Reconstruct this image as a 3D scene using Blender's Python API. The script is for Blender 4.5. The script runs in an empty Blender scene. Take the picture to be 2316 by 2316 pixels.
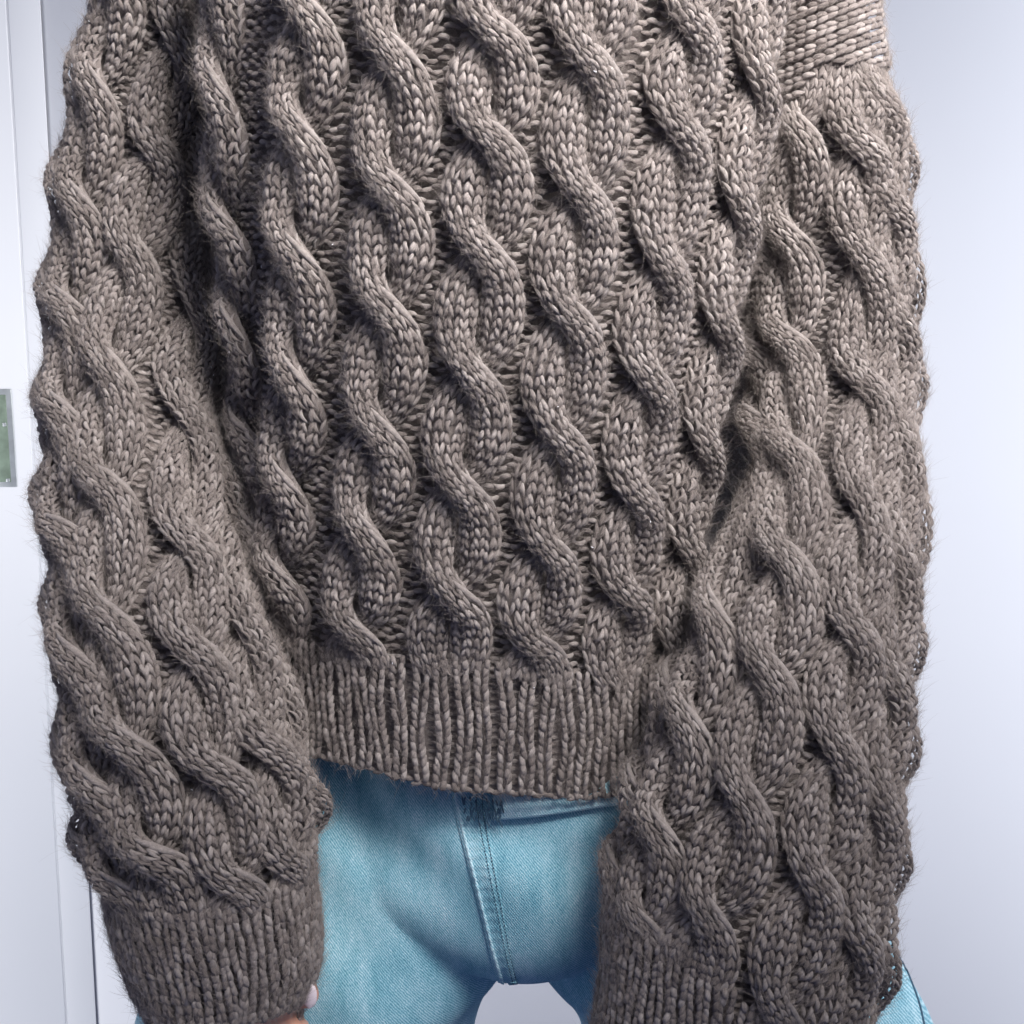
import bpy, math, numpy as np
from mathutils import Vector, Matrix
from mathutils.bvhtree import BVHTree

rng = np.random.default_rng(7)
SC = bpy.context.scene
COL = SC.collection
R = math.radians

# ------------------------------------------------------------------ camera
RES = 2316.0                      # the photograph's pixel grid, used for measuring
DIST, PITCH, TH = 0.85, R(10.5), 0.29 / 0.85
cp, sp = math.cos(PITCH), math.sin(PITCH)
CAM = np.array([0.0, -DIST * cp, DIST * sp])
FWD, RGT, UPV = np.array([0, cp, -sp]), np.array([1.0, 0, 0]), np.array([0, sp, cp])
cd = bpy.data.cameras.new('camera')
cam = bpy.data.objects.new('camera', cd)
COL.objects.link(cam)
cam.location = CAM
cam.rotation_euler = (R(90) - PITCH, 0, 0)
cd.sensor_fit = 'HORIZONTAL'
cd.angle = 2 * math.atan(TH)
cd.clip_start, cd.clip_end = 0.02, 50
SC.camera = cam

# ------------------------------------------------------------------ world, lamps, exposure
wd = bpy.data.worlds.new('World')
SC.world = wd
wd.use_nodes = True
bg = wd.node_tree.nodes['Background']
bg.inputs['Color'].default_value = (0.36, 0.47, 1.0, 1)
bg.inputs['Strength'].default_value = 0.17


def area(name, loc, target, size, power, color, spread=180):
    ld = bpy.data.lights.new(name, 'AREA')
    ld.shape = 'RECTANGLE'
    ld.size, ld.size_y = size
    ld.energy = power
    ld.color = color
    ld.spread = R(spread)
    o = bpy.data.objects.new(name, ld)
    COL.objects.link(o)
    o.location = loc
    o.rotation_euler = (Vector(target) - Vector(loc)).to_track_quat('-Z', 'Y').to_euler()
    return o


area('window_light', (0.46, -0.58, 1.00), (0.10, 0.15, 0.43), (0.75, 0.65), 10.5, (1.0, 0.97, 0.955), 66)
area('right_wall_wash', (1.75, 0.55, 0.05), (0.74, 1.5, -0.15), (0.5, 4.4), 60, (0.96, 0.97, 1.0))  # added lamp behind the person, brightens the right side of the wall
area('left_wall_wash', (-1.75, 0.60, -1.10), (-0.78, 1.5, -0.90), (0.5, 2.6), 26, (0.98, 0.98, 1.0))  # added lamp that lifts the door and the wall on the left
area('front_fill', (0.30, -1.30, 1.00), (0.0, 0.0, 0.0), (1.4, 1.2), 5, (0.97, 0.98, 1.0))  # added weak fill from the front for the lower sweater

vs = SC.view_settings
vs.view_transform = 'Standard'
vs.look = 'None'
vs.exposure = 0.0
vs.gamma = 1.0
vs.use_curve_mapping = False


# ------------------------------------------------------------------ measuring helpers
def W(px, py, y):
    """point in the depth plane Y=y seen at photograph pixel (px, py)"""
    px, py, y = np.broadcast_arrays(np.asarray(px, float), np.asarray(py, float), np.asarray(y, float))
    u = (px / RES * 2 - 1) * TH
    v = (1 - py / RES * 2) * TH
    d = FWD + u[..., None] * RGT + v[..., None] * UPV
    s = (y - CAM[1]) / d[..., 1]
    return CAM + s[..., None] * d


def proj(P):
    r = P - CAM
    z = r @ FWD
    return (r @ RGT / z / TH + 1) / 2 * RES, (1 - r @ UPV / z / TH) / 2 * RES


def crom(pts, n):
    """Catmull-Rom resample of the rows of pts (k, d) to n rows"""
    p = np.asarray(pts, float)
    k = len(p)
    q = np.vstack([2 * p[0] - p[1], p, 2 * p[-1] - p[-2]])
    return crom_at(q, np.linspace(0, k - 1, n))


def crom_at(q, u):
    k = len(q) - 2
    i = np.clip(np.floor(u).astype(int), 0, k - 2)
    f = (u - i)[..., None]
    a, b, c, d = q[i], q[i + 1], q[i + 2], q[i + 3]
    return 0.5 * (2 * b + (c - a) * f + (2 * a - 5 * b + 4 * c - d) * f ** 2 + (3 * b - a - 3 * c + d) * f ** 3)


def nrm(v):
    return v / np.maximum(np.linalg.norm(v, axis=-1, keepdims=True), 1e-12)


class Tube:
    """a limb- or trunk-like surface S(phi, t): stations carry left and right outline, depth, depth radius"""
    def __init__(self, st, inset=0.005, N=1400, power=1.0):
        st = np.asarray(st, float)      # Lx Ly Rx Ry depth depth_radius
        d = crom(st, N)
        L, Rr = W(d[:, 0], d[:, 1], d[:, 4]), W(d[:, 2], d[:, 3], d[:, 4])
        self.c = (L + Rr) / 2
        e = (Rr - L) / 2
        h = np.linalg.norm(e, axis=1, keepdims=True)
        self.e = e / h * (h - inset)
        ax = nrm(np.gradient(self.c, axis=0))
        n = nrm(np.cross(self.e, ax))
        n[n[:, 1] > 0] *= -1
        self.n = n * (d[:, 5:6] - inset)
        self.N = N
        self.T = N - 1.0
        self.power = power

    def at(self, phi, t):
        t = np.clip(t, 0, self.N - 1.001)
        i = np.floor(t).astype(int)
        f = (t - i)[..., None]
        g = lambda A: A[i] * (1 - f) + A[i + 1] * f
        s, c = np.sin(phi)[..., None], np.cos(phi)[..., None]
        if self.power != 1.0:
            s = np.sign(s) * np.abs(s) ** self.power
            c = np.sign(c) * np.abs(c) ** self.power
        return g(self.c) + g(self.e) * s + g(self.n) * c

    def frame(self, phi, t):
        d1, d2 = 1e-3, 1.5
        Sp = (self.at(phi + d1, t) - self.at(phi - d1, t)) / (2 * d1)
        tt = np.clip(t, d2, self.T - d2 - 1)
        St = (self.at(phi, tt + d2) - self.at(phi, tt - d2)) / (2 * d2)
        n = nrm(np.cross(St, Sp))
        # outward: away from the axis
        ti = np.clip(t, 0, self.N - 1).astype(int)
        out = self.at(phi, t) - self.c[ti]
        n = n * np.sign(np.sum(n * out, -1, keepdims=True))
        return Sp, St, n

    def invert(self, px, py):
        px, py = np.asarray(px, float), np.asarray(py, float)
        gp = np.linspace(-1.45, 1.45, 60)
        gt = np.linspace(0, self.T - 1, 160)
        P, Tt = np.meshgrid(gp, gt)
        qx, qy = proj(self.at(P, Tt))
        k = np.argmin((qx[None] - px[:, None, None]) ** 2 + (qy[None] - py[:, None, None]) ** 2
                      + 0, axis=None) if False else np.array(
            [np.argmin((qx - a) ** 2 + (qy - b) ** 2) for a, b in zip(px, py)])
        phi, t = P.ravel()[k].copy(), Tt.ravel()[k].copy()
        for _ in range(12):
            x0, y0 = proj(self.at(phi, t))
            x1, y1 = proj(self.at(phi + 1e-4, t))
            x2, y2 = proj(self.at(phi, t + 0.5))
            a, b, c, d = (x1 - x0) / 1e-4, (x2 - x0) / 0.5, (y1 - y0) / 1e-4, (y2 - y0) / 0.5
            det = a * d - b * c
            det = np.where(np.abs(det) < 1e-3, 1e-3, det)
            rx, ry = px - x0, py - y0
            phi = np.clip(phi + np.clip((d * rx - b * ry) / det, -0.1, 0.1), -1.5, 1.5)
            t = np.clip(t + np.clip((a * ry - c * rx) / det, -40, 40), -300, self.T + 300)
        return phi, t

    def offset(self, phi, t, lat, along):
        """move in the surface by metres: lat along the row, along down the tube (param deltas)"""
        Sp, St, n = self.frame(phi, t)
        lp = np.linalg.norm(Sp, axis=-1)
        lt = np.linalg.norm(St, axis=-1)
        return phi + lat / lp, t + along / lt


# ------------------------------------------------------------------ mesh helpers
def link(o, parent=None, label=None, cat=None, kind=None, group=None):
    COL.objects.link(o)
    if parent is not None:
        o.parent = parent
    for k, v in (('label', label), ('category', cat), ('kind', kind), ('group', group)):
        if v:
            o[k] = v
    return o


def empty(name, loc, label, cat):
    o = bpy.data.objects.new(name, None)
    o.location = loc
    o.empty_display_size = 0.05
    return link(o, None, label, cat)


def parent_inv(p):
    # an Empty stands at its thing's base; meshes keep world-space vertices
    return Matrix.Translation(-Vector(p.location)) if p.type == 'EMPTY' else Matrix.Identity(4)


def mesh_np(name, V, F, mat, parent=None, smooth=True, attrs=None, **kw):
    me = bpy.data.meshes.new(name)
    V = np.asarray(V, np.float32)
    F = np.asarray(F, np.int32)
    k = F.shape[1]
    me.vertices.add(len(V))
    me.vertices.foreach_set('co', V.ravel())
    me.loops.add(F.size)
    me.loops.foreach_set('vertex_index', F.ravel())
    me.polygons.add(len(F))
    me.polygons.foreach_set('loop_start', np.arange(0, F.size, k, dtype=np.int32))
    me.polygons.foreach_set('loop_total', np.full(len(F), k, np.int32))
    if smooth:
        me.polygons.foreach_set('use_smooth', np.ones(len(F), bool))
    for nm, arr in (attrs or {}).items():
        arr = np.asarray(arr, np.float32)
        if arr.ndim == 1:
            a = me.attributes.new(nm, 'FLOAT', 'POINT')
            a.data.foreach_set('value', arr)
        else:
            a = me.attributes.new(nm, 'FLOAT_VECTOR', 'POINT')
            a.data.foreach_set('vector', arr.ravel())
    me.update(calc_edges=True)
    me.validate()
    me.materials.append(mat)
    o = bpy.data.objects.new(name, me)
    link(o, parent, **kw)
    if parent is not None:          # vertices are in world space
        o.matrix_parent_inverse = parent_inv(parent)
    return o


def grid_faces(nu, nv, wrap=False):
    i, j = np.meshgrid(np.arange(nu - 1), np.arange(nv if wrap else nv - 1), indexing='ij')
    j2 = (j + 1) % nv
    return np.stack([i * nv + j, i * nv + j2, (i + 1) * nv + j2, (i + 1) * nv + j], -1).reshape(-1, 4)


class Yarn:
    """collects short yarn pieces: path (n, s, 3), reference normal (n, s, 3), radius (n, s)"""
    SIDES = 6

    def __init__(self):
        self.P, self.N, self.R, self.tint = [], [], [], []

    def add(self, P, N, Rd, tint=None):
        if len(P) == 0:
            return
        self.P.append(P)
        self.N.append(N)
        self.R.append(np.broadcast_to(Rd, P.shape[:2]).copy())
        self.tint.append(rng.random(len(P)) if tint is None else tint)

    def build(self, name, mat, parent, fuzz=None, extra=None, **kw):
        Vs, Fs, A, Tn, off = [], [], [], [], 0
        for P, N, Rd, ti in zip(self.P, self.N, self.R, self.tint):
            m = P.shape[1] // 2            # stitches round the back are left to the lining
            keep = np.sum(N[:, m] * nrm(CAM - P[:, m]), -1) > -0.42
            P, N, Rd, ti = P[keep], N[keep], Rd[keep], ti[keep]
            n, s, _ = P.shape
            T = nrm(np.gradient(P, axis=1))
            B = nrm(np.cross(T, N))
            M = np.cross(B, T)
            th = np.linspace(0, 2 * np.pi, self.SIDES, endpoint=False)
            V = (P[:, :, None] + Rd[:, :, None, None] *
                 (np.cos(th)[None, None, :, None] * B[:, :, None] + 0.82 * np.sin(th)[None, None, :, None] * M[:, :, None]))
            f = grid_faces(s, self.SIDES, True)
            Fs.append((f[None] + (off + np.arange(n) * s * self.SIDES)[:, None, None]).reshape(-1, 4))
            Vs.append(V.reshape(-1, 3))
            ln = np.cumsum(np.linalg.norm(np.diff(P, axis=1, prepend=P[:, :1]), axis=2), axis=1)
            tw = th[None, None] + ln[:, :, None] * 420
            yv = np.stack([np.cos(tw), np.sin(tw), np.broadcast_to(ln[:, :, None] * 160, tw.shape)], -1)
            yv = yv + (ti * 311.0)[:, None, None, None]
            A.append(yv.reshape(-1, 3))
            Tn.append(np.repeat(ti, s * self.SIDES))
            off += n * s * self.SIDES
            if fuzz is not None:
                fuzz.append((P[:, s // 2], T[:, s // 2], M[:, s // 2], Rd[:, s // 2], B[:, s // 2]))
        if extra is not None and len(extra[1]):
            Vs.append(extra[0])
            Fs.append(extra[1] + off)
            A.append(extra[0] * 300)
            Tn.append(np.full(len(extra[0]), 0.35))
        return mesh_np(name, np.concatenate(Vs), np.concatenate(Fs), mat, parent,
                       attrs={'yarn': np.concatenate(A), 'tint': np.concatenate(Tn)}, **kw)


# ------------------------------------------------------------------ materials
def new_mat(name):
    m = bpy.data.materials.new(name)
    m.use_nodes = True
    nt = m.node_tree
    return m, nt, nt.nodes, nt.links, nt.nodes['Principled BSDF']


def node(nt, typ, **kw):
    n = nt.nodes.new(typ)
    for k, v in kw.items():
        if k.startswith('_'):
            setattr(n, k[1:], v)
        else:
            n.inputs[k].default_value = v
    return n


def ramp(nt, stops):
    n = nt.nodes.new('ShaderNodeValToRGB')
    el = n.color_ramp.elements
    while len(el) < len(stops):
        el.new(0.5)
    for e, (p, c) in zip(el, stops):
        e.position = p
        e.color = (*c, 1)
    return n


def make_yarn():
    m, nt, N, Lk, b = new_mat('taupe_wool_yarn')
    ya = node(nt, 'ShaderNodeAttribute', _attribute_name='yarn')
    ti = node(nt, 'ShaderNodeAttribute', _attribute_name='tint')
    n1 = node(nt, 'ShaderNodeTexNoise', Scale=1.6, Detail=3.0, Roughness=0.7)
    Lk.new(ya.outputs['Vector'], n1.inputs['Vector'])
    geo = nt.nodes.new('ShaderNodeNewGeometry')
    n2 = node(nt, 'ShaderNodeTexNoise', Scale=26.0, Detail=2.0)
    Lk.new(geo.outputs['Position'], n2.inputs['Vector'])
    a = node(nt, 'ShaderNodeMath', _operation='MULTIPLY_ADD')
    a.inputs[1].default_value = 0.40
    Lk.new(ti.outputs['Fac'], a.inputs[0])
    m1 = node(nt, 'ShaderNodeMath', _operation='MULTIPLY_ADD')
    m1.inputs[1].default_value = 0.75
    m1.inputs[2].default_value = -0.10
    Lk.new(n1.outputs['Fac'], m1.inputs[0])
    Lk.new(m1.outputs[0], a.inputs[2])
    a2 = node(nt, 'ShaderNodeMath', _operation='MULTIPLY_ADD')
    a2.inputs[1].default_value = 0.25
    Lk.new(n2.outputs['Fac'], a2.inputs[0])
    Lk.new(a.outputs[0], a2.inputs[2])
    r = ramp(nt, [(0.22, (0.076, 0.063, 0.058)), (0.55, (0.192, 0.163, 0.150)), (0.92, (0.39, 0.347, 0.325))])
    Lk.new(a2.outputs[0], r.inputs['Fac'])
    Lk.new(r.outputs['Color'], b.inputs['Base Color'])
    bp = node(nt, 'ShaderNodeBump', Strength=0.4, Distance=0.0008)
    n3 = node(nt, 'ShaderNodeTexNoise', Scale=4.5, Detail=2.0)
    Lk.new(ya.outputs['Vector'], n3.inputs['Vector'])
    Lk.new(n3.outputs['Fac'], bp.inputs['Height'])
    Lk.new(bp.outputs['Normal'], b.inputs['Normal'])
    b.inputs['Roughness'].default_value = 0.85
    b.inputs['Specular IOR Level'].default_value = 0.08
    b.inputs['Sheen Weight'].default_value = 0.10
    b.inputs['Sheen Roughness'].default_value = 0.5
    b.inputs['Sheen Tint'].default_value = (0.9, 0.92, 1.0, 1)
    return m


def make_plain(name, col, rough=0.6, spec=0.3, metallic=0.0, noise=0.0, scale=8.0, bump=0.0):
    m, nt, N, Lk, b = new_mat(name)
    b.inputs['Roughness'].default_value = rough
    b.inputs['Specular IOR Level'].default_value = spec
    b.inputs['Metallic'].default_value = metallic
    geo = nt.nodes.new('ShaderNodeNewGeometry')
    n = node(nt, 'ShaderNodeTexNoise', Scale=scale, Detail=4.0)
    Lk.new(geo.outputs['Position'], n.inputs['Vector'])
    c = np.array(col)
    r = ramp(nt, [(0.3, tuple(c * (1 - noise))), (0.7, tuple(np.minimum(c * (1 + noise), 1)))])
    Lk.new(n.outputs['Fac'], r.inputs['Fac'])
    Lk.new(r.outputs['Color'], b.inputs['Base Color'])
    if bump:
        bp = node(nt, 'ShaderNodeBump', Strength=bump, Distance=0.001)
        n2 = node(nt, 'ShaderNodeTexNoise', Scale=scale * 30, Detail=3.0)
        Lk.new(geo.outputs['Position'], n2.inputs['Vector'])
        Lk.new(n2.outputs['Fac'], bp.inputs['Height'])
        Lk.new(bp.outputs['Normal'], b.inputs['Normal'])
    return m


def make_denim(name='light_blue_denim', pale=0.0):
    m, nt, N, Lk, b = new_mat(name)
    geo = nt.nodes.new('ShaderNodeNewGeometry')
    mp = node(nt, 'ShaderNodeMapping')
    mp.inputs['Rotation'].default_value = (0, R(38), 0)
    Lk.new(geo.outputs['Position'], mp.inputs['Vector'])
    wv = node(nt, 'ShaderNodeTexWave', _wave_type='BANDS', _bands_direction='X', Scale=230.0, Distortion=3.0)
    wv.inputs['Detail'].default_value = 2.0
    wv.inputs['Detail Scale'].default_value = 1.6
    Lk.new(mp.outputs[0], wv.inputs['Vector'])
    mp2 = node(nt, 'ShaderNodeMapping')
    mp2.inputs['Scale'].default_value = (1500, 900, 700)
    Lk.new(geo.outputs['Position'], mp2.inputs['Vector'])
    nf = node(nt, 'ShaderNodeTexNoise', Scale=1.0, Detail=2.0)
    Lk.new(mp2.outputs[0], nf.inputs['Vector'])
    mp3 = node(nt, 'ShaderNodeMapping')
    mp3.inputs['Scale'].default_value = (60, 30, 22)
    Lk.new(geo.outputs['Position'], mp3.inputs['Vector'])
    nb = node(nt, 'ShaderNodeTexNoise', Scale=1.0, Detail=5.0, Roughness=0.6)
    Lk.new(mp3.outputs[0], nb.inputs['Vector'])

    def madd(src, mul, add):
        x = node(nt, 'ShaderNodeMath', _operation='MULTIPLY_ADD')
        Lk.new(src, x.inputs[0])
        x.inputs[1].default_value = mul
        if isinstance(add, float):
            x.inputs[2].default_value = add
        else:
            Lk.new(add, x.inputs[2])
        return x.outputs[0]
    v = madd(wv.outputs['Fac'], 0.34, -0.16 + pale)
    v = madd(nf.outputs['Fac'], 0.62, v)
    v = madd(nb.outputs['Fac'], 0.70, v)
    r = ramp(nt, [(0.3, (0.045, 0.185, 0.265)), (0.55, (0.155, 0.405, 0.510)), (0.8, (0.36, 0.61, 0.70)), (1.0, (0.62, 0.79, 0.85))])
    Lk.new(v, r.inputs['Fac'])
    Lk.new(r.outputs['Color'], b.inputs['Base Color'])
    bp = node(nt, 'ShaderNodeBump', Strength=0.5, Distance=0.0006)
    Lk.new(v, bp.inputs['Height'])
    Lk.new(bp.outputs['Normal'], b.inputs['Normal'])
    b.inputs['Roughness'].default_value = 0.8
    b.inputs['Specular IOR Level'].default_value = 0.2
    b.inputs['Sheen Weight'].default_value = 0.1
    return m


def make_skin():
    m, nt, N, Lk, b = new_mat('skin')
    geo = nt.nodes.new('ShaderNodeNewGeometry')
    n = node(nt, 'ShaderNodeTexNoise', Scale=120.0, Detail=4.0)
    Lk.new(geo.outputs['Position'], n.inputs['Vector'])
    r = ramp(nt, [(0.3, (0.55, 0.27, 0.19)), (0.7, (0.68, 0.37, 0.28))])
    Lk.new(n.outputs['Fac'], r.inputs['Fac'])
    Lk.new(r.outputs['Color'], b.inputs['Base Color'])
    b.inputs['Roughness'].default_value = 0.5
    b.inputs['Subsurface Weight'].default_value = 0.25
    b.inputs['Subsurface Radius'].default_value = (0.008, 0.003, 0.0015)
    b.inputs['Subsurface Scale'].default_value = 0.6
    return m


YARN = make_yarn()
DENIM = make_denim()
DENIM_PALE = make_denim('pale_denim', 0.16)  # paler denim; on the waistband fold it paints in a lit strip
SKIN = make_skin()
WALL = make_plain('white_wall_paint', (0.76, 0.775, 0.81), 0.75, 0.2, noise=0.012, scale=3.0, bump=0.05)
DOORP = make_plain('white_gloss_paint', (0.66, 0.675, 0.70), 0.45, 0.35, noise=0.01, scale=4.0, bump=0.02)
METAL = make_plain('brushed_metal', (0.50, 0.53, 0.53), 0.4, 0.5, 0.75, noise=0.12, scale=60.0)
METAL_DARK = make_plain('green_grey_metal', (0.20, 0.26, 0.20), 0.5, 0.5, 0.4, noise=0.2, scale=70.0)
NAIL = make_plain('pale_nail', (0.86, 0.74, 0.76), 0.25, 0.5, noise=0.02, scale=80.0)
THREAD = make_plain('dark_blue_thread', (0.06, 0.12, 0.18), 0.8, 0.2, noise=0.2, scale=300.0)
LINT = make_plain('white_lint', (0.9, 0.9, 0.92), 0.6, 0.4)

# ------------------------------------------------------------------ setting: wall, door, casing
YW = 1.5


def box_mesh(name, x0, x1, y0, y1, z0, z1, mat, bevel=0.0, parent=None, **kw):
    V = [(x, y, z) for x in (x0, x1) for y in (y0, y1) for z in (z0, z1)]
    F = [(0, 1, 3, 2), (4, 6, 7, 5), (0, 4, 5, 1), (2, 3, 7, 6), (0, 2, 6, 4), (1, 5, 7, 3)]
    o = mesh_np(name, V, F, mat, parent, smooth=False, **kw)
    if bevel:
        md = o.modifiers.new('bevel', 'BEVEL')
        md.width = bevel
        md.segments = 3
    return o


x_gap = W(81, 1158, YW - 0.008)[0]
x_cas = W(152, 1158, YW - 0.008)[0]
box_mesh('wall', x_cas - 0.08, 3.2, YW, YW + 0.1, -2.2, 1.8, WALL, kind='structure')
casing = empty('door_casing', (x_gap, YW, -2.2), 'white painted door casing strip beside the grey sleeve', 'door casing')
box_mesh('casing_board', x_gap + 0.0015, x_cas, YW - 0.004, YW - 0.001, -2.2, 1.8, DOORP, 0.0012, casing)
box_mesh('rebate', x_gap - 0.004, x_gap + 0.004, YW - 0.0022, YW - 0.0012, -2.2, 1.8, DOORP, 0, casing)
door = empty('white_door', (x_gap - 0.4, YW, -2.2), 'white painted door at the left edge with metal lock plate', 'door')
box_mesh('door_leaf', x_gap - 0.8, x_gap - 0.0010, YW - 0.0035, YW + 0.03, -2.2, 1.8, DOORP, 0.003, door)
pa, pb = W(24, 880, YW - 0.008), W(24, 1102, YW - 0.008)
plate = box_mesh('lock_plate', pa[0] - 0.06, pa[0], YW - 0.0055, YW - 0.0030, pb[2], pa[2], METAL, 0.0015, door)
box_mesh('plate_inset', pa[0] - 0.052, pa[0] - 0.009, YW - 0.0062, YW - 0.0050, pb[2] + 0.008, pa[2] - 0.009, METAL_DARK, 0.0008, door)
for fz in (0.36, 0.93):
    zc = pa[2] + (pb[2] - pa[2]) * fz
    box_mesh('screw', pa[0] - 0.0165, pa[0] - 0.0105, YW - 0.0075, YW - 0.0058, zc - 0.003, zc + 0.003, METAL, 0.001, door)

# ------------------------------------------------------------------ the sweater's underlying shapes
torso = Tube([
    (470, -260, 1790, -260, 0.135, 0.135),
    (462, 0, 1783, 0, 0.132, 0.132),
    (476, 400, 1742, 400, 0.130, 0.130),
    (522, 750, 1678, 750, 0.128, 0.128),
    (550, 1050, 1626, 1050, 0.126, 0.124),
    (556, 1300, 1592, 1300, 0.122, 0.118),
    (575, 1500, 1582, 1500, 0.116, 0.110),
    (588, 1650, 1570, 1650, 0.114, 0.109),
    (594, 1800, 1560, 1800, 0.112, 0.108),
    (594, 1950, 1560, 1950, 0.112, 0.108)], inset=0.006)
sleeve_l = Tube([
    (235, -260, 478, -260, 0.200, 0.050),
    (214, 0, 480, 0, 0.200, 0.052),
    (146, 373, 476, 400, 0.195, 0.056),
    (114, 700, 490, 720, 0.172, 0.058),
    (104, 980, 502, 965, 0.132, 0.058),
    (102, 1185, 548, 1180, 0.092, 0.058),
    (116, 1340, 590, 1330, 0.064, 0.058),
    (130, 1557, 640, 1540, 0.030, 0.058),
    (172, 1827, 712, 1790, 0.006, 0.058),
    (208, 1971, 728, 1940, -0.004, 0.057),
    (228, 2090, 746, 2080, -0.010, 0.054),
    (265, 2199, 745, 2180, -0.014, 0.050),
    (322, 2325, 712, 2262, -0.017, 0.045),
    (350, 2390, 690, 2330, -0.018, 0.040)], inset=0.006)
sleeve_r = Tube([
    (1690, -260, 1960, -260, 0.200, 0.050),
    (1705, 0, 1994, 0, 0.200, 0.052),
    (1690, 290, 2036, 290, 0.200, 0.056),
    (1702, 540, 2054, 520, 0.195, 0.058),
    (1698, 790, 2064, 790, 0.180, 0.058),
    (1694, 950, 2067, 950, 0.156, 0.058),
    (1684, 1100, 2070, 1150, 0.116, 0.058),
    (1600, 1300, 2064, 1370, 0.066, 0.060),
    (1528, 1480, 2055, 1560, 0.036, 0.062),
    (1456, 1680, 2046, 1740, 0.012, 0.064),
    (1398, 1880, 2028, 1950, -0.006, 0.066),
    (1346, 2030, 2014, 2120, -0.016, 0.066),
    (1335, 2200, 1985, 2290, -0.022, 0.062),
    (1308, 2380, 1975, 2450, -0.026, 0.055),
    (1300, 2480, 1930, 2560, -0.028, 0.050)], inset=0.006)


class Limit:
    """a curve on the tube given in photograph pixels -> t as a function of phi"""
    def __init__(self, tube, pts):
        p = np.asarray(pts, float)
        ph, t = tube.invert(p[:, 0], p[:, 1])
        k = np.argsort(ph)
        self.ph, self.t = ph[k], t[k]

    def __call__(self, phi):
        return np.interp(phi, self.ph, self.t)


LEGV = np.linspace(-1, 1, 6)
LEGR = np.array([0.24, 0.80, 1.0, 0.98, 0.72, 0.18])
RIBR = np.array([0.45, 0.86, 1.0, 0.98, 0.82, 0.40])


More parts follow.
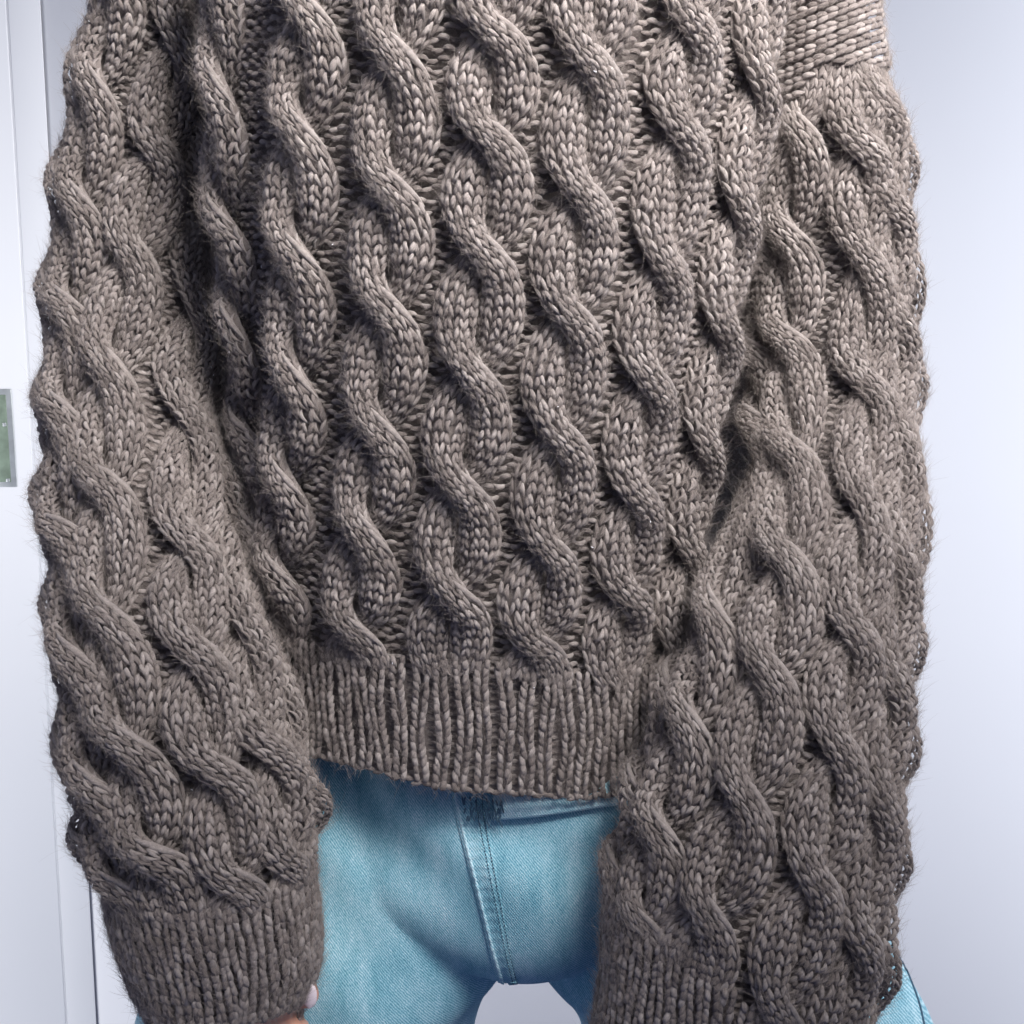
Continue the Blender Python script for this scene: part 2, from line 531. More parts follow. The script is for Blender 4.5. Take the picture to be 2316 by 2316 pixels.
class Cable:
    ROW = 0.0066

    def __init__(self, tube, cross, H0, H1, t0=None, t1=None, phase=0):
        self.tube = tube
        c = np.asarray(cross, float)
        ph, t = tube.invert(c[:, 0], c[:, 1])
        # extend both ways so the cable runs off the panel
        k = np.stack([ph, t], 1)
        pre, post = k[0] - (k[1] - k[0]), k[-1] + (k[-1] - k[-2])
        pre2, post2 = pre - (k[1] - k[0]), post + (k[-1] - k[-2])
        self.k = np.vstack([pre2, pre, k, post, post2])
        self.q = np.vstack([2 * self.k[0] - self.k[1], self.k, 2 * self.k[-1] - self.k[-2]])
        self.n = len(self.k)
        self.H0, self.H1 = H0, H1
        self.end = lambda p: np.full(np.shape(p), 1e9)
        self.start = lambda p: np.full(np.shape(p), -1e9)
        kk = np.linspace(0, self.n - 1, self.n * 60)
        v = crom_at(self.q, kk)
        self.kk, self.phk, self.tk = kk, v[:, 0], np.maximum.accumulate(v[:, 1])
        P = tube.at(v[:, 0], v[:, 1])
        self.lk = np.maximum(np.linalg.norm(np.gradient(P, axis=0), axis=1) / (kk[1] - kk[0]), 1e-4)

    def phi_at(self, t):
        return np.interp(t, self.tk, self.phk)

    def kappa_at(self, t):
        return np.interp(t, self.tk, self.kk)

    def H(self, t):
        return self.H0 + (self.H1 - self.H0) * np.clip(t / self.tube.T, 0, 1)

    def fade(self, phi, t):
        return np.clip(np.minimum((self.end(phi) - t) / 115.0, (t - self.start(phi)) / 60.0) + 0.2, 0.12, 1.0)

    def strand(self, kap, which):
        th = math.pi * (kap + which)
        s = np.sin(th)
        g = np.tanh(1.15 * s) / math.tanh(1.15)
        c = np.cos(th)
        z = np.sign(c) * np.abs(c) ** 2.0
        return g, z

    def point(self, kap, which, alpha, hoff):
        """strand point: position along kap, angle alpha over the strand's rounded section, extra height"""
        v = crom_at(self.q, np.clip(kap, 0, self.n - 1.001))
        phi, t = v[..., 0], v[..., 1]
        H = self.H(t)
        g, z = self.strand(kap, which)
        d = 1e-3
        dg = (self.strand(kap + d, which)[0] - self.strand(kap - d, which)[0]) / (2 * d)
        lk = np.interp(kap, self.kk, self.lk)
        c = 0.54 * H
        psi = np.arctan2(c * dg, lk)
        tight = 1 - 0.34 * np.cos(math.pi * (kap + which)) ** 2      # a strand bunches where it crosses
        rho = 0.56 * H
        o = rho * np.sin(alpha) * tight
        lat = c * g + o * np.cos(psi)
        along = -o * np.sin(psi)
        h = rho * (np.cos(alpha) - 0.55) + z * np.where(z > 0, 0.0066, 0.0072) * (H / 0.0245) + hoff
        h = h - 0.0025 * np.minimum(np.abs(lat) / H, 1.15) ** 4 * (1 - 0.7 * np.maximum(z, 0))
        fd = self.fade(phi, t)
        h = h * fd - 0.0015 * (1 - fd)
        # cable direction in the surface
        dv = (crom_at(self.q, np.clip(kap + 0.02, 0, self.n - 1.001)) - crom_at(self.q, np.clip(kap - 0.02, 0, self.n - 1.001)))
        Sp, St, n = self.tube.frame(phi, t)
        tv = nrm(Sp * dv[..., :1] + St * dv[..., 1:])
        rv = np.cross(n, tv)
        sgn = np.sign(np.sum(rv * Sp, -1, keepdims=True))
        rv = rv * sgn
        off = rv * lat[..., None] + tv * along[..., None]
        # least squares in the tangent plane
        a, b, cc = np.sum(Sp * Sp, -1), np.sum(Sp * St, -1), np.sum(St * St, -1)
        r1, r2 = np.sum(Sp * off, -1), np.sum(St * off, -1)
        det = a * cc - b * b
        dphi, dt = (cc * r1 - b * r2) / det, (a * r2 - b * r1) / det
        phi2, t2 = phi + dphi, t + dt
        S = self.tube.at(phi2, t2)
        n2 = self.tube.frame(phi2, t2)[2]
        return S + n2 * h[..., None], n2, phi2, t2, (rv, np.sin(alpha))

    def core(self, tmin, tmax, alpha=1.0):
        """the rounded inside of both strands, a little below the stitches"""
        V, F, off = [], [], 0
        for which in (0, 1):
            kap = np.arange(0.3, self.n - 1.3, 0.06)
            K, A = np.meshgrid(kap, np.linspace(-alpha, alpha, 9), indexing='ij')
            P, n2, ph, t, _ = self.point(K, which, A, np.full(K.shape, -0.0042))
            f = grid_faces(K.shape[0], 9)
            tm, pm = t.ravel()[f].mean(1), ph.ravel()[f].mean(1)
            ok = (tm > tmin(pm)) & (tm < tmax(pm))
            V.append(P.reshape(-1, 3))
            F.append(f[ok] + off)
            off += P.size // 3
        return np.concatenate(V), np.concatenate(F)

    def stitches(self, yarn, tmin, tmax, DA=0.44, NC=5):
        for which in (0, 1):
            g, _ = self.strand(self.kk, which)
            ds = np.sqrt((np.gradient(g, self.kk) * 0.52 * 0.024) ** 2 + self.lk ** 2)
            s = np.concatenate([[0], np.cumsum((ds[1:] + ds[:-1]) / 2 * np.diff(self.kk))])
            rows = np.arange(self.ROW * (1 + rng.random()), s[-1] - self.ROW, self.ROW)
            for col in range(NC):
                a0 = (col - (NC - 1) / 2) * DA
                for sg in (-1, 1):
                    n = len(rows)
                    jit = rng.normal(0, 1, (4, n, 1))
                    jit[0] += 2.0 * (col % 2) + 1.2 * np.sin(col * 2.1)
                    v = LEGV[None]
                    sv = rows[:, None] + (v * 0.62 + 0.06 * jit[0]) * self.ROW
                    kap = np.interp(sv, s, self.kk)
                    u = (v + 1) / 2                      # 0 upper end, 1 lower tip
                    al = a0 + sg * DA * (0.45 - 0.39 * u ** 1.15 + 0.04 * np.sin(u * np.pi)) + 0.035 * jit[1]
                    hh = 0.0012 * (1 - 2.4 * v ** 2) + 0.00025 * jit[2] - 0.0004 * u
                    P, n2, ph, t, (rv, sa) = self.point(kap, which, np.broadcast_to(al, kap.shape), hh)
                    Rf = nrm(n2 * np.sqrt(np.maximum(1 - sa ** 2, 0.05))[..., None] + rv * sa[..., None])
                    mid = LEGV.size // 2
                    ok = (t[:, mid] > tmin(ph[:, mid])) & (t[:, mid] < tmax(ph[:, mid]))
                    H = self.H(t[:, mid])[:, None]
                    rad = 0.56 * H * DA * 0.250 * (1 - 0.20 * np.cos(math.pi * (kap + which)) ** 2) * LEGR[None] * (1 + 0.10 * jit[3])
                    yarn.add(P[ok], Rf[ok], rad[ok])
        # long stretched edge stitches where the front strand lands on the right
        kis = np.arange(1, self.n - 1)
        for k in kis:
            which = k % 2
            for m, (ka, kb, aa, ab) in enumerate(((-0.10, 0.16, 0.68, 1.20), (-0.02, 0.23, 0.78, 1.22))):
                u = np.linspace(0, 1, 6)[None]
                j = rng.normal(0, 0.012, 2)
                kap = k + ka + (kb - ka) * u + j[0]
                al = aa + (ab - aa) * u + j[1]
                P, n2, ph, t, _ = self.point(kap, which, al, 0.0016 * np.sin(np.pi * u) + 0.0006 + 0.0006 * u)
                if t[0, 3] > tmin(ph[0, 3]) and t[0, 3] < tmax(ph[0, 3]):
                    yarn.add(P, n2, 0.0019 * LEGR[None], np.array([0.75]))


def purl_gap(yarn, tube, ca, cb, tmin, tmax, wide=0.0064, row=0.0058, depth=-0.0095):
    """rows of horizontal purl bumps in the valley between two neighbouring cables"""
    tm = np.linspace(0, tube.T - 2, 400)
    pm = (ca.phi_at(tm) + cb.phi_at(tm)) / 2
    Pm = tube.at(pm, tm)
    s = np.concatenate([[0], np.cumsum(np.linalg.norm(np.diff(Pm, axis=0), axis=1))])
    for r, sr in enumerate(np.arange(0, s[-1], row)):
        t = np.interp(sr, s, tm)
        pa, pb = ca.phi_at(t), cb.phi_at(t)
        Sp = np.linalg.norm(tube.frame(np.array([(pa + pb) / 2]), np.array([t]))[0])
        gap = (pb - pa) * Sp
        if gap < 0.012:
            continue
        x0, x1 = 0.30 * ca.H(t), gap - 0.30 * cb.H(t)
        n = max(2, int(round((x1 - x0) / wide)))
        for k in range(n):
            xc = x0 + (k + 0.5 + (0.25 if r % 2 else -0.25)) * (x1 - x0) / n
            if not (tmin((pa + pb) / 2) < t < tmax((pa + pb) / 2)):
                continue
            v = np.linspace(-1, 1, 6)
            xx = xc + v * wide * 0.60
            arch = (1 - v ** 2) * (-1 if (k + r) % 2 else 1) * 0.0011
            j = rng.normal(0, 1, 3)
            ph = pa + xx / Sp
            lt = np.linalg.norm(tube.frame(ph[2:3], np.array([t]))[1])
            tt = t + (arch + 0.0005 * j[0] + v * 0.0004 * j[1]) / lt
            P = tube.at(ph, np.broadcast_to(tt, ph.shape))
            n2 = tube.frame(ph, np.broadcast_to(tt, ph.shape))[2]
            P = P + n2 * (depth + 0.0018 * (1 - v ** 2) + 0.0004 * j[2])[:, None]
            yarn.add(P[None], n2[None], 0.00165 * np.array([[0.4, 0.85, 1, 1, 0.85, 0.4]]))


def ribbing(yarn, tube, phis, tmin, tmax, row=0.0047, sep=0.0027, lift=-0.0012, rad=0.00180):
    """single knit ribs: each rib a column of open V stitches standing over a deep purl furrow"""
    for ph0 in phis:
        ta, tb = float(tmin(ph0)), float(tmax(ph0))
        tt = np.linspace(ta, tb, 60)
        P = tube.at(np.full(60, ph0), tt)
        s = np.concatenate([[0], np.cumsum(np.linalg.norm(np.diff(P, axis=0), axis=1))])
        rows = np.arange(row * 0.4, s[-1] - row * 0.2, row)
        n = len(rows)
        if n < 2:
            continue
        wob = 0.0012 * np.sin(rows / 0.011 + rng.random() * 6) + 0.0010 * np.sin(rows / 0.024 + rng.random() * 6)
        for sg in (-1, 1):
            j = rng.normal(0, 1, (4, n, 1))
            v = LEGV[None]
            u = (v + 1) / 2
            sv = rows[:, None] + (v * 0.92 + 0.08 * j[0]) * row
            t = np.interp(sv, s, tt)
            lat = sg * (sep * (1.28 - 0.62 * u) + 0.0003 * j[1]) + wob[:, None]
            pp = np.full_like(t, ph0)
            Sp = np.linalg.norm(tube.frame(pp, t)[0], axis=-1)
            pp = pp + lat / Sp
            S = tube.at(pp, t)
            n2 = tube.frame(pp, t)[2]
            h = lift + 0.0011 * (1 - 1.9 * v ** 2) + 0.0004 * j[2]
            yarn.add(S + n2 * h[..., None], n2, rad * RIBR[None] * (1 + 0.10 * j[3]))
        # purl furrow bars
        ph1 = ph0 + 0.5 * (phis[1] - phis[0])
        t = np.interp(rows, s, tt)[:, None] + 0 * np.linspace(-1, 1, 4)[None]
        v = np.linspace(-1, 1, 4)[None]
        Sp = np.linalg.norm(tube.frame(np.full_like(t, ph1), t)[0], axis=-1)
        pp = ph1 + v * 0.0030 / Sp
        S = tube.at(pp, t)
        n2 = tube.frame(pp, t)[2]
        yarn.add(S + n2 * (lift - 0.0072 + 0.001 * (1 - v ** 2))[..., None], n2, 0.0014 * np.ones((1, 4)))


def edge_loops(yarn, tube, phis, lim, lift=-0.0025):
    """the rolled cast-on edge"""
    for ph0 in phis:
        for sg in (-1, 1):
            v = LEGV
            t0 = float(lim(ph0))
            Sp, St, n = tube.frame(np.array([ph0]), np.array([t0]))
            lp, lt = np.linalg.norm(Sp), np.linalg.norm(St)
            j = rng.normal(0, 1, 3)
            ph = ph0 + (sg * 0.0030 + v * 0.0044 + 0.0005 * j[0]) / lp
            t = t0 + (-0.0030 + sg * v * 0.0012 + 0.0004 * j[1]) / lt
            P = tube.at(ph, t)
            n2 = tube.frame(ph, t)[2]
            yarn.add((P + n2 * (lift + 0.0010 * (1 - v ** 2))[:, None])[None], n2[None], 0.0018 * LEGR[None])


def shell(name, tube, tmax, parent, off=-0.0170, rise=0.0110, nphi=160, nt=220, tmin=0.0, ribtop=None, **kw):
    ph = np.linspace(-np.pi, np.pi, nphi, endpoint=False)
    u = np.linspace(0, 1, nt)[:, None]
    tm = np.asarray([float(tmax(p)) for p in ph])[None]
    t = tmin + u * (tm - tmin)
    pp = np.broadcast_to(ph[None], t.shape)
    S = tube.at(pp, t)
    n = tube.frame(pp, t)[2]
    off = off + (rise * np.clip((np.abs(pp) - 0.75) / 0.65, 0, 1))[..., None]
    if ribtop is not None:
        rt = np.asarray([float(ribtop(p)) for p in ph])[None]
        k = np.clip((t - rt) / 30.0 + 0.5, 0, 1)[..., None]
        off = off * (1 - k) - 0.0075 * k
    V = (S + n * off).reshape(-1, 3)
    F = grid_faces(nt, nphi, True)
    k = len(V)
    return mesh_np(name, V, F, YARN, parent, attrs={'yarn': V * 300, 'tint': np.full(k, 0.35)}, **kw)


FUZZ = []
sweater = empty('cable_knit_sweater', W(1120, 1800, 0.1),
                'chunky taupe cable knit wool sweater with balloon sleeves and ribbed hem', 'sweater')

# ---- body
hem_top = Limit(torso, [(610, 1445), (664, 1462), (835, 1500), (1000, 1512), (1137, 1516), (1279, 1542), (1400, 1536), (1490, 1522)])
hem_bot = Limit(torso, [(640, 1700), (671, 1708), (737, 1727), (848, 1755), (973, 1789), (1080, 1800), (1180, 1806), (1304, 1816), (1400, 1806), (1450, 1798), (1490, 1790)])
top0 = lambda p: np.full(np.shape(p), 20.0)
body = shell('body_panel', torso, lambda p: hem_bot(p) - 6, sweater, off=-0.021, rise=0.014, ribtop=hem_top)
TC = [
    [(484, -110), (500, 174), (508, 472), (538, 710), (556, 950), (580, 1180), (604, 1400)],
    [(705, -250), (698, 19), (676, 286), (668, 560), (664, 832), (645, 1068), (628, 1275), (640, 1470)],
    [(900, -150), (895, 124), (882, 418), (873, 689), (852, 956), (825, 1194), (800, 1421)],
    [(1124, -165), (1118, 75), (1110, 315), (1094, 571), (1070, 846), (1042, 1097), (1024, 1336), (1010, 1560)],
    [(1345, -130), (1338, 153), (1317, 447), (1290, 722), (1270, 992), (1241, 1244), (1214, 1460)],
    [(1590, -170), (1565, 70), (1543, 315), (1502, 612), (1468, 872), (1440, 1132), (1415, 1352), (1400, 1560)],
    [(1735, -60), (1712, 215), (1668, 494), (1630, 767), (1588, 1032), (1556, 1270), (1530, 1480)],
]
tcab = [Cable(torso, c, 0.0252, 0.0240) for c in TC]


def side_cable(src, dphi, tube):
    c = Cable.__new__(Cable)
    c.__dict__.update(src.__dict__)
    c.k = src.k + np.array([[dphi, 60.0]])
    c.q = src.q + np.array([[dphi, 60.0]])
    c.phk, c.tk = src.phk + dphi, src.tk + 60.0
    return c


tcab = [side_cable(tcab[0], -0.44, torso)] + tcab
for c in tcab:
    y = Yarn()
    c.end = hem_top
    c.stitches(y, top0, lambda p: hem_top(p) + 8)
    y.build('cable', YARN, body, FUZZ, extra=c.core(top0, lambda p: hem_top(p) + 8))
y = Yarn()
for a, b in zip(tcab[:-1], tcab[1:]):
    purl_gap(y, torso, a, b, top0, hem_top)
y.build('purl_ground', YARN, body, FUZZ, kind='stuff')
y = Yarn()
nr = 44
hp = np.linspace(-1.95, 1.95, nr)
ribbing(y, torso, hp, lambda p: hem_top(p) - 12, lambda p: hem_bot(p) - 8)
edge_loops(y, torso, np.linspace(-1.95, 1.95, nr), lambda p: hem_bot(p))
y.build('hem_ribbing', YARN, body, FUZZ, kind='stuff', label='ribbed hem band of narrow knit columns')


# the sweater's back, seen only as the dark cloth behind the gaps beside the arms
u, v = np.meshgrid(np.linspace(0, 1, 40), np.linspace(0, 1, 30), indexing='ij')
bx = 430 + v * (1810 - 430)
by = -240 + u * 1960
V = W(bx + (u - 0.5) * 120 * (0.5 - v), by, 0.262 + 0.012 * np.sin(v * np.pi)).reshape(-1, 3)
mesh_np('back_panel', V, grid_faces(40, 30), YARN, sweater, attrs={'yarn': V * 300, 'tint': np.full(len(V), 0.35)})


# ---- sleeves
def sleeve(tube, name, crosses, extra, H0, H1, cuff_top, cuff_bot, label, nrib, cap=None, cap_px=None):
    ct, cb = Limit(tube, cuff_top), Limit(tube, cuff_bot)
    s = shell(name, tube, lambda p: cb(p) - 5, sweater, label=label, ribtop=ct)
    cabs = [Cable(tube, c, H0, H1) for c in crosses]
    cabs = [side_cable(cabs[0], -d, tube) for d in extra[0]] + cabs + [side_cable(cabs[-1], d, tube) for d in extra[1]]
    lo = cap or top0
    for c in cabs:
        y = Yarn()
        c.end = ct
        if cap:
            c.start = cap
        c.stitches(y, lo, lambda p: ct(p) + 8)
        if y.P:
            y.build('cable', YARN, s, FUZZ, extra=c.core(lo, lambda p: ct(p) + 8))
    y = Yarn()
    for a, b in zip(cabs[:-1], cabs[1:]):
        purl_gap(y, tube, a, b, lo, ct)
    y.build('purl_ground', YARN, s, FUZZ, kind='stuff')
    y = Yarn()
    hp = np.linspace(-2.3, 2.3, nrib)
    ribbing(y, tube, hp, lambda p: ct(p) - 10, lambda p: cb(p) - 6)
    edge_loops(y, tube, hp, cb)
    y.build('cuff', YARN, s, FUZZ, kind='stuff', label='ribbed cuff closing the sleeve')
    return s


LC = [
    [(265, -60), (222, 190), (182, 450), (154, 690), (144, 930), (142, 1200), (168, 1480), (208, 1760), (260, 2000)],
    [(425, -150), (398, 110), (356, 356), (298, 582), (244, 841), (236, 1106), (238, 1392), (290, 1682), (338, 1930), (400, 2150)],
    [(470, 200), (462, 470), (442, 730), (427, 970), (430, 1243), (448, 1493), (494, 1752), (535, 2000), (560, 2200)],
    [(522, 900), (536, 1190), (562, 1452), (615, 1716), (664, 1962), (690, 2180)],
]
sl = sleeve(sleeve_l, 'sleeve', LC, ((0.75,), (0.7,)), 0.0260, 0.0242,
            [(225, 2040), (320, 2072), (414, 2085), (520, 2070), (621, 2030), (700, 1985), (735, 1955)],
            [(300, 2290), (340, 2336), (450, 2345), (560, 2325), (640, 2298), (695, 2258), (725, 2215)],
            'balloon sleeve ending in a ribbed cuff beside the door', 40)
RC = [
    [(1655, 860), (1640, 1120), (1616, 1385), (1560, 1634), (1490, 1870), (1445, 2090)],
    [(1812, 20), (1800, 285), (1785, 525), (1783, 768), (1796, 1036), (1780, 1278), (1738, 1528), (1684, 1808), (1596, 2063), (1540, 2280)],
    [(1945, 80), (1950, 344), (1958, 604), (1962, 890), (1954, 1168), (1932, 1446), (1898, 1715), (1842, 2003), (1760, 2290)],
    [(1992, 230), (2016, 490), (2028, 760), (2032, 1025), (2028, 1298), (2014, 1570), (1986, 1846), (1940, 2140), (1880, 2400)],
]
cap_line = Limit(sleeve_r, [(1720, 240), (1800, 230), (1850, 150), (1920, 140), (1990, 150), (2030, 170)])
sr = sleeve(sleeve_r, 'sleeve', RC, ((0.7,), (0.7,)), 0.0256, 0.0243,
            [(1345, 2020), (1400, 2060), (1480, 2120), (1560, 2180), (1660, 2270), (1760, 2350), (1850, 2420), (1920, 2450)],
            [(1310, 2420), (1400, 2460), (1600, 2500), (1800, 2510), (1950, 2500)],
            'balloon sleeve beside the bare white wall', 40, cap=cap_line)
# shoulder cap: plain stockinette columns running up over the shoulder
y = Yarn()
for k in range(16):
    off = -260 + k * 31
    a = np.array([(1700, 175 + off), (1800, 140 + off), (1900, 95 + off), (1990, 60 + off), (2060, 50 + off)], float)
    q = crom(a, 40)
    ph, t = sleeve_r.invert(q[:, 0], q[:, 1])
    P = sleeve_r.at(ph, t)
    s = np.concatenate([[0], np.cumsum(np.linalg.norm(np.diff(P, axis=0), axis=1))])
    rows = np.arange(0.004, s[-1] - 0.004, 0.0068)
    for sg in (-1, 1):
        j = rng.normal(0, 1, (3, len(rows), 1))
        v = LEGV[None]
        u = (v + 1) / 2
        sv = rows[:, None] + (v * 0.72 + 0.06 * j[0]) * 0.0068
        p2, t2 = np.interp(sv, s, ph), np.interp(sv, s, t)
        St = np.linalg.norm(sleeve_r.frame(p2, t2)[1], axis=-1)
        t3 = t2 + sg * 0.0078 * (0.33 - 0.22 * u + 0.02 * j[1]) / St
        S = sleeve_r.at(p2, t3)
        n2 = sleeve_r.frame(p2, t3)[2]
        ok = (t3[:, 3] > 5) & (t3[:, 3] < cap_line(p2[:, 3]))
        PP = S + n2 * (0.0010 + 0.0011 * (1 - 2 * v ** 2) + 0.0003 * j[2])[..., None]
        yarn_r = 0.0020 * LEGR[None] * np.ones((len(rows), 1))
        y.add(PP[ok], n2[ok], yarn_r[ok])
y.build('shoulder_cap', YARN, sr, FUZZ, kind='stuff', label='plain knitted shoulder cap of the sleeve')


# ---- fuzz: fine mohair fibres standing off the yarn
def build_fuzz(n, parent):
    P = np.concatenate([f[0] for f in FUZZ])
    T = np.concatenate([f[1] for f in FUZZ])
    M = np.concatenate([f[2] for f in FUZZ])
    Rd = np.concatenate([f[3] for f in FUZZ])
    B = np.concatenate([f[4] for f in FUZZ])
    vis = np.sum(M * nrm(CAM - P), -1) > -0.35
    idx = rng.choice(np.nonzero(vis)[0], n)
    g = rng.normal(0, 1, (n, 8))
    ang = rng.normal(0, 0.9, n)
    nd = M[idx] * np.cos(ang)[:, None] + B[idx] * np.sin(ang)[:, None]
    root = P[idx] + nd * Rd[idx][:, None] * 0.8 + T[idx] * (g[:, :1] * 0.0022)
    ln = np.clip(np.exp(rng.normal(math.log(0.0058), 0.45, n)), 0.002, 0.018)[:, None]
    lift = np.abs(rng.normal(0.35, 0.35, (n, 1)))
    d = nrm(T[idx] * np.sign(g[:, 1:2]) + nd * lift + B[idx] * g[:, 2:3] * 0.55)
    side = nrm(np.cross(d, nd) + 0.2 * g[:, 3:6])
    u = np.linspace(0, 1, 5)
    curl = g[:, 6:7] * 0.35
    pts = (root[:, None] + d[:, None] * (ln * u)[..., None]
           + side[:, None] * (curl * ln * (u ** 2))[..., None]
           - nd[:, None] * (0.18 * ln * lift * u ** 2)[..., None])
    hc = bpy.data.hair_curves.new('wool_fuzz')
    hc.add_curves([5] * n)
    hc.position_data.foreach_set('vector', pts.astype(np.float32).ravel())
    ra = hc.attributes.get('radius') or hc.attributes.new('radius', 'FLOAT', 'POINT')
    rr = np.tile(np.array([1, 0.95, 0.8, 0.6, 0.25]), n) * np.repeat(rng.uniform(0.00003, 0.00007, n), 5)
    ra.data.foreach_set('value', rr.astype(np.float32))
    m, nt, N, Lk, b = new_mat('wool_fibre')
    b.inputs['Base Color'].default_value = (0.31, 0.265, 0.24, 1)
    b.inputs['Roughness'].default_value = 0.7
    b.inputs['Specular IOR Level'].default_value = 0.3
    hc.materials.append(m)
    o = bpy.data.objects.new('wool_fuzz', hc)
    link(o, parent, kind='stuff')
    o.matrix_parent_inverse = parent_inv(parent)


build_fuzz(340000, sweater)
# a few white lint flecks caught in the wool
y = Yarn()
Pf, Mf, Bf = (np.concatenate([f[k] for f in FUZZ]) for k in (0, 2, 4))
front = np.nonzero(np.sum(Mf * nrm(CAM - Pf), -1) > 0.55)[0]
for i in rng.choice(front, 46):
    d = nrm(Bf[i] * rng.normal() + np.array([0, 0, 1.0]) * rng.normal() + 0.3 * Mf[i])
    u = np.linspace(-1, 1, 4)[:, None]
    P = Pf[i] + Mf[i] * 0.0019 + d * u * rng.uniform(0.0004, 0.0010) + Mf[i] * 0.0003 * (1 - u ** 2)
    y.add(P[None], np.broadcast_to(Mf[i], P.shape)[None], rng.uniform(0.00018, 0.00032) * np.array([[0.5, 1, 1, 0.5]]))
y.build('lint', LINT, sweater, kind='stuff')
print('yarn pieces', sum(len(f[0]) for f in FUZZ), 'tris', sum(len(o.data.polygons) * 2 for o in SC.objects if o.type == 'MESH'))

# ------------------------------------------------------------------ jeans
jeans = empty('jeans', W(1190, 2316, 0.13), 'faded light blue denim jeans below the ribbed sweater hem', 'jeans')


def tube_mesh(tube, nphi=64, nt=80):
    ph = np.linspace(-np.pi, np.pi, nphi, endpoint=False)
    t = np.linspace(0, tube.T - 1, nt)
    Pp, Tt = np.meshgrid(ph, t)
    V = tube.at(Pp, Tt).reshape(-1, 3)
    F = grid_faces(nt, nphi, True)
    c0, c1 = V[:nphi].mean(0), V[-nphi:].mean(0)
    base = len(V)
    V = np.vstack([V, c0, c1])
    j = np.arange(nphi)
    a = np.stack([j, np.full(nphi, base), np.full(nphi, base), (j + 1) % nphi], 1)
    o = (nt - 1) * nphi
    b = np.stack([o + j, o + (j + 1) % nphi, np.full(nphi, base + 1), np.full(nphi, base + 1)], 1)
    tri = np.vstack([a[:, [0, 1, 3]], b[:, [0, 1, 2]]])
    faces = [tuple(f) for f in F.tolist()] + [tuple(f) for f in tri.tolist()]
    return V, faces


def remeshed(name, pieces, voxel, smooth, mat, parent, **kw):
    V, F, off = [], [], 0
    for v, f in pieces:
        V.append(v)
        F += [tuple(i + off for i in q) for q in f]
        off += len(v)
    me = bpy.data.meshes.new(name)
    me.from_pydata(np.concatenate(V).tolist(), [], F)
    me.update()
    tmp = bpy.data.objects.new(name + '_tmp', me)
    COL.objects.link(tmp)
    md = tmp.modifiers.new('r', 'REMESH')
    md.mode = 'VOXEL'
    md.voxel_size = voxel
    md.use_smooth_shade = True
    if smooth:
        ms = tmp.modifiers.new('s', 'SMOOTH')
        ms.factor = 0.5
        ms.iterations = smooth
    dg = bpy.context.evaluated_depsgraph_get()
    me2 = bpy.data.meshes.new_from_object(tmp.evaluated_get(dg))
    bpy.data.objects.remove(tmp)
    me2.name = name
    me2.materials.clear()
    me2.materials.append(mat)
    me2.polygons.foreach_set('use_smooth', np.ones(len(me2.polygons), bool))
    o = bpy.data.objects.new(name, me2)
    link(o, parent, **kw)
    if parent is not None:
        o.matrix_parent_inverse = parent_inv(parent)
    return o


leg_l = Tube([(440, 1560, 1190, 1530, 0.135, 0.055), (400, 1800, 1215, 1740, 0.135, 0.074), (360, 2050, 1200, 1960, 0.135, 0.094),
              (330, 2225, 1172, 2115, 0.135, 0.103), (306, 2316, 1112, 2200, 0.137, 0.104), (300, 2450, 1068, 2330, 0.14, 0.10),
              (310, 2700, 1040, 2580, 0.145, 0.095)], inset=0, N=300)
leg_r = Tube([(1190, 1530, 1900, 1560, 0.135, 0.055), (1160, 1740, 1940, 1800, 0.135, 0.074), (1170, 1960, 1985, 2050, 0.135, 0.094),
              (1188, 2115, 2068, 2225, 0.135, 0.103), (1262, 2200, 2112, 2316, 0.137, 0.104), (1318, 2330, 2140, 2450, 0.14, 0.10),
              (1345, 2580, 2150, 2700, 0.145, 0.095)], inset=0, N=300)
pelvis = Tube([(720, 1560, 1620, 1560, 0.135, 0.095), (690, 1800, 1650, 1800, 0.135, 0.104), (690, 1940, 1660, 1940, 0.135, 0.104),
               (860, 2040, 1500, 2040, 0.135, 0.094), (1090, 2090, 1280, 2090, 0.137, 0.06)], inset=0, N=300)
denim = remeshed('denim', [tube_mesh(leg_l), tube_mesh(leg_r), tube_mesh(pelvis)], 0.0032, 14, DENIM, jeans)
# soft creases
me = denim.data
co = np.empty(len(me.vertices) * 3, np.float32)
me.vertices.foreach_get('co', co)
co = co.reshape(-1, 3)
no = np.empty_like(co).ravel()
me.vertices.foreach_get('normal', no)
no = no.reshape(-1, 3)
x, z = co[:, 0], co[:, 2]
w = (0.0016 * np.sin(60 * x + 40 * z + 2 * np.sin(30 * z)) * np.exp(-((z + 0.24) / 0.10) ** 2)
     + 0.0012 * np.sin(85 * z - 45 * x + 1.3) * np.exp(-((x - 0.09) / 0.08) ** 2)
     + 0.0014 * np.sin(70 * z + 70 * x) * np.exp(-((x + 0.11) / 0.07) ** 2))
co = co + no * w[:, None]
me.vertices.foreach_set('co', co.astype(np.float32).ravel())
me.update()
bvh = BVHTree.FromPolygons([Vector(v) for v in co.tolist()], [tuple(p.vertices) for p in me.polygons])


def on_denim(px, py):
    d = Vector((W(px, py, 0.0) - CAM).tolist()).normalized()
    h, n, i, dist = bvh.ray_cast(Vector(CAM.tolist()), d)
    if h is None:
        return None
    return np.array(h), np.array(n)


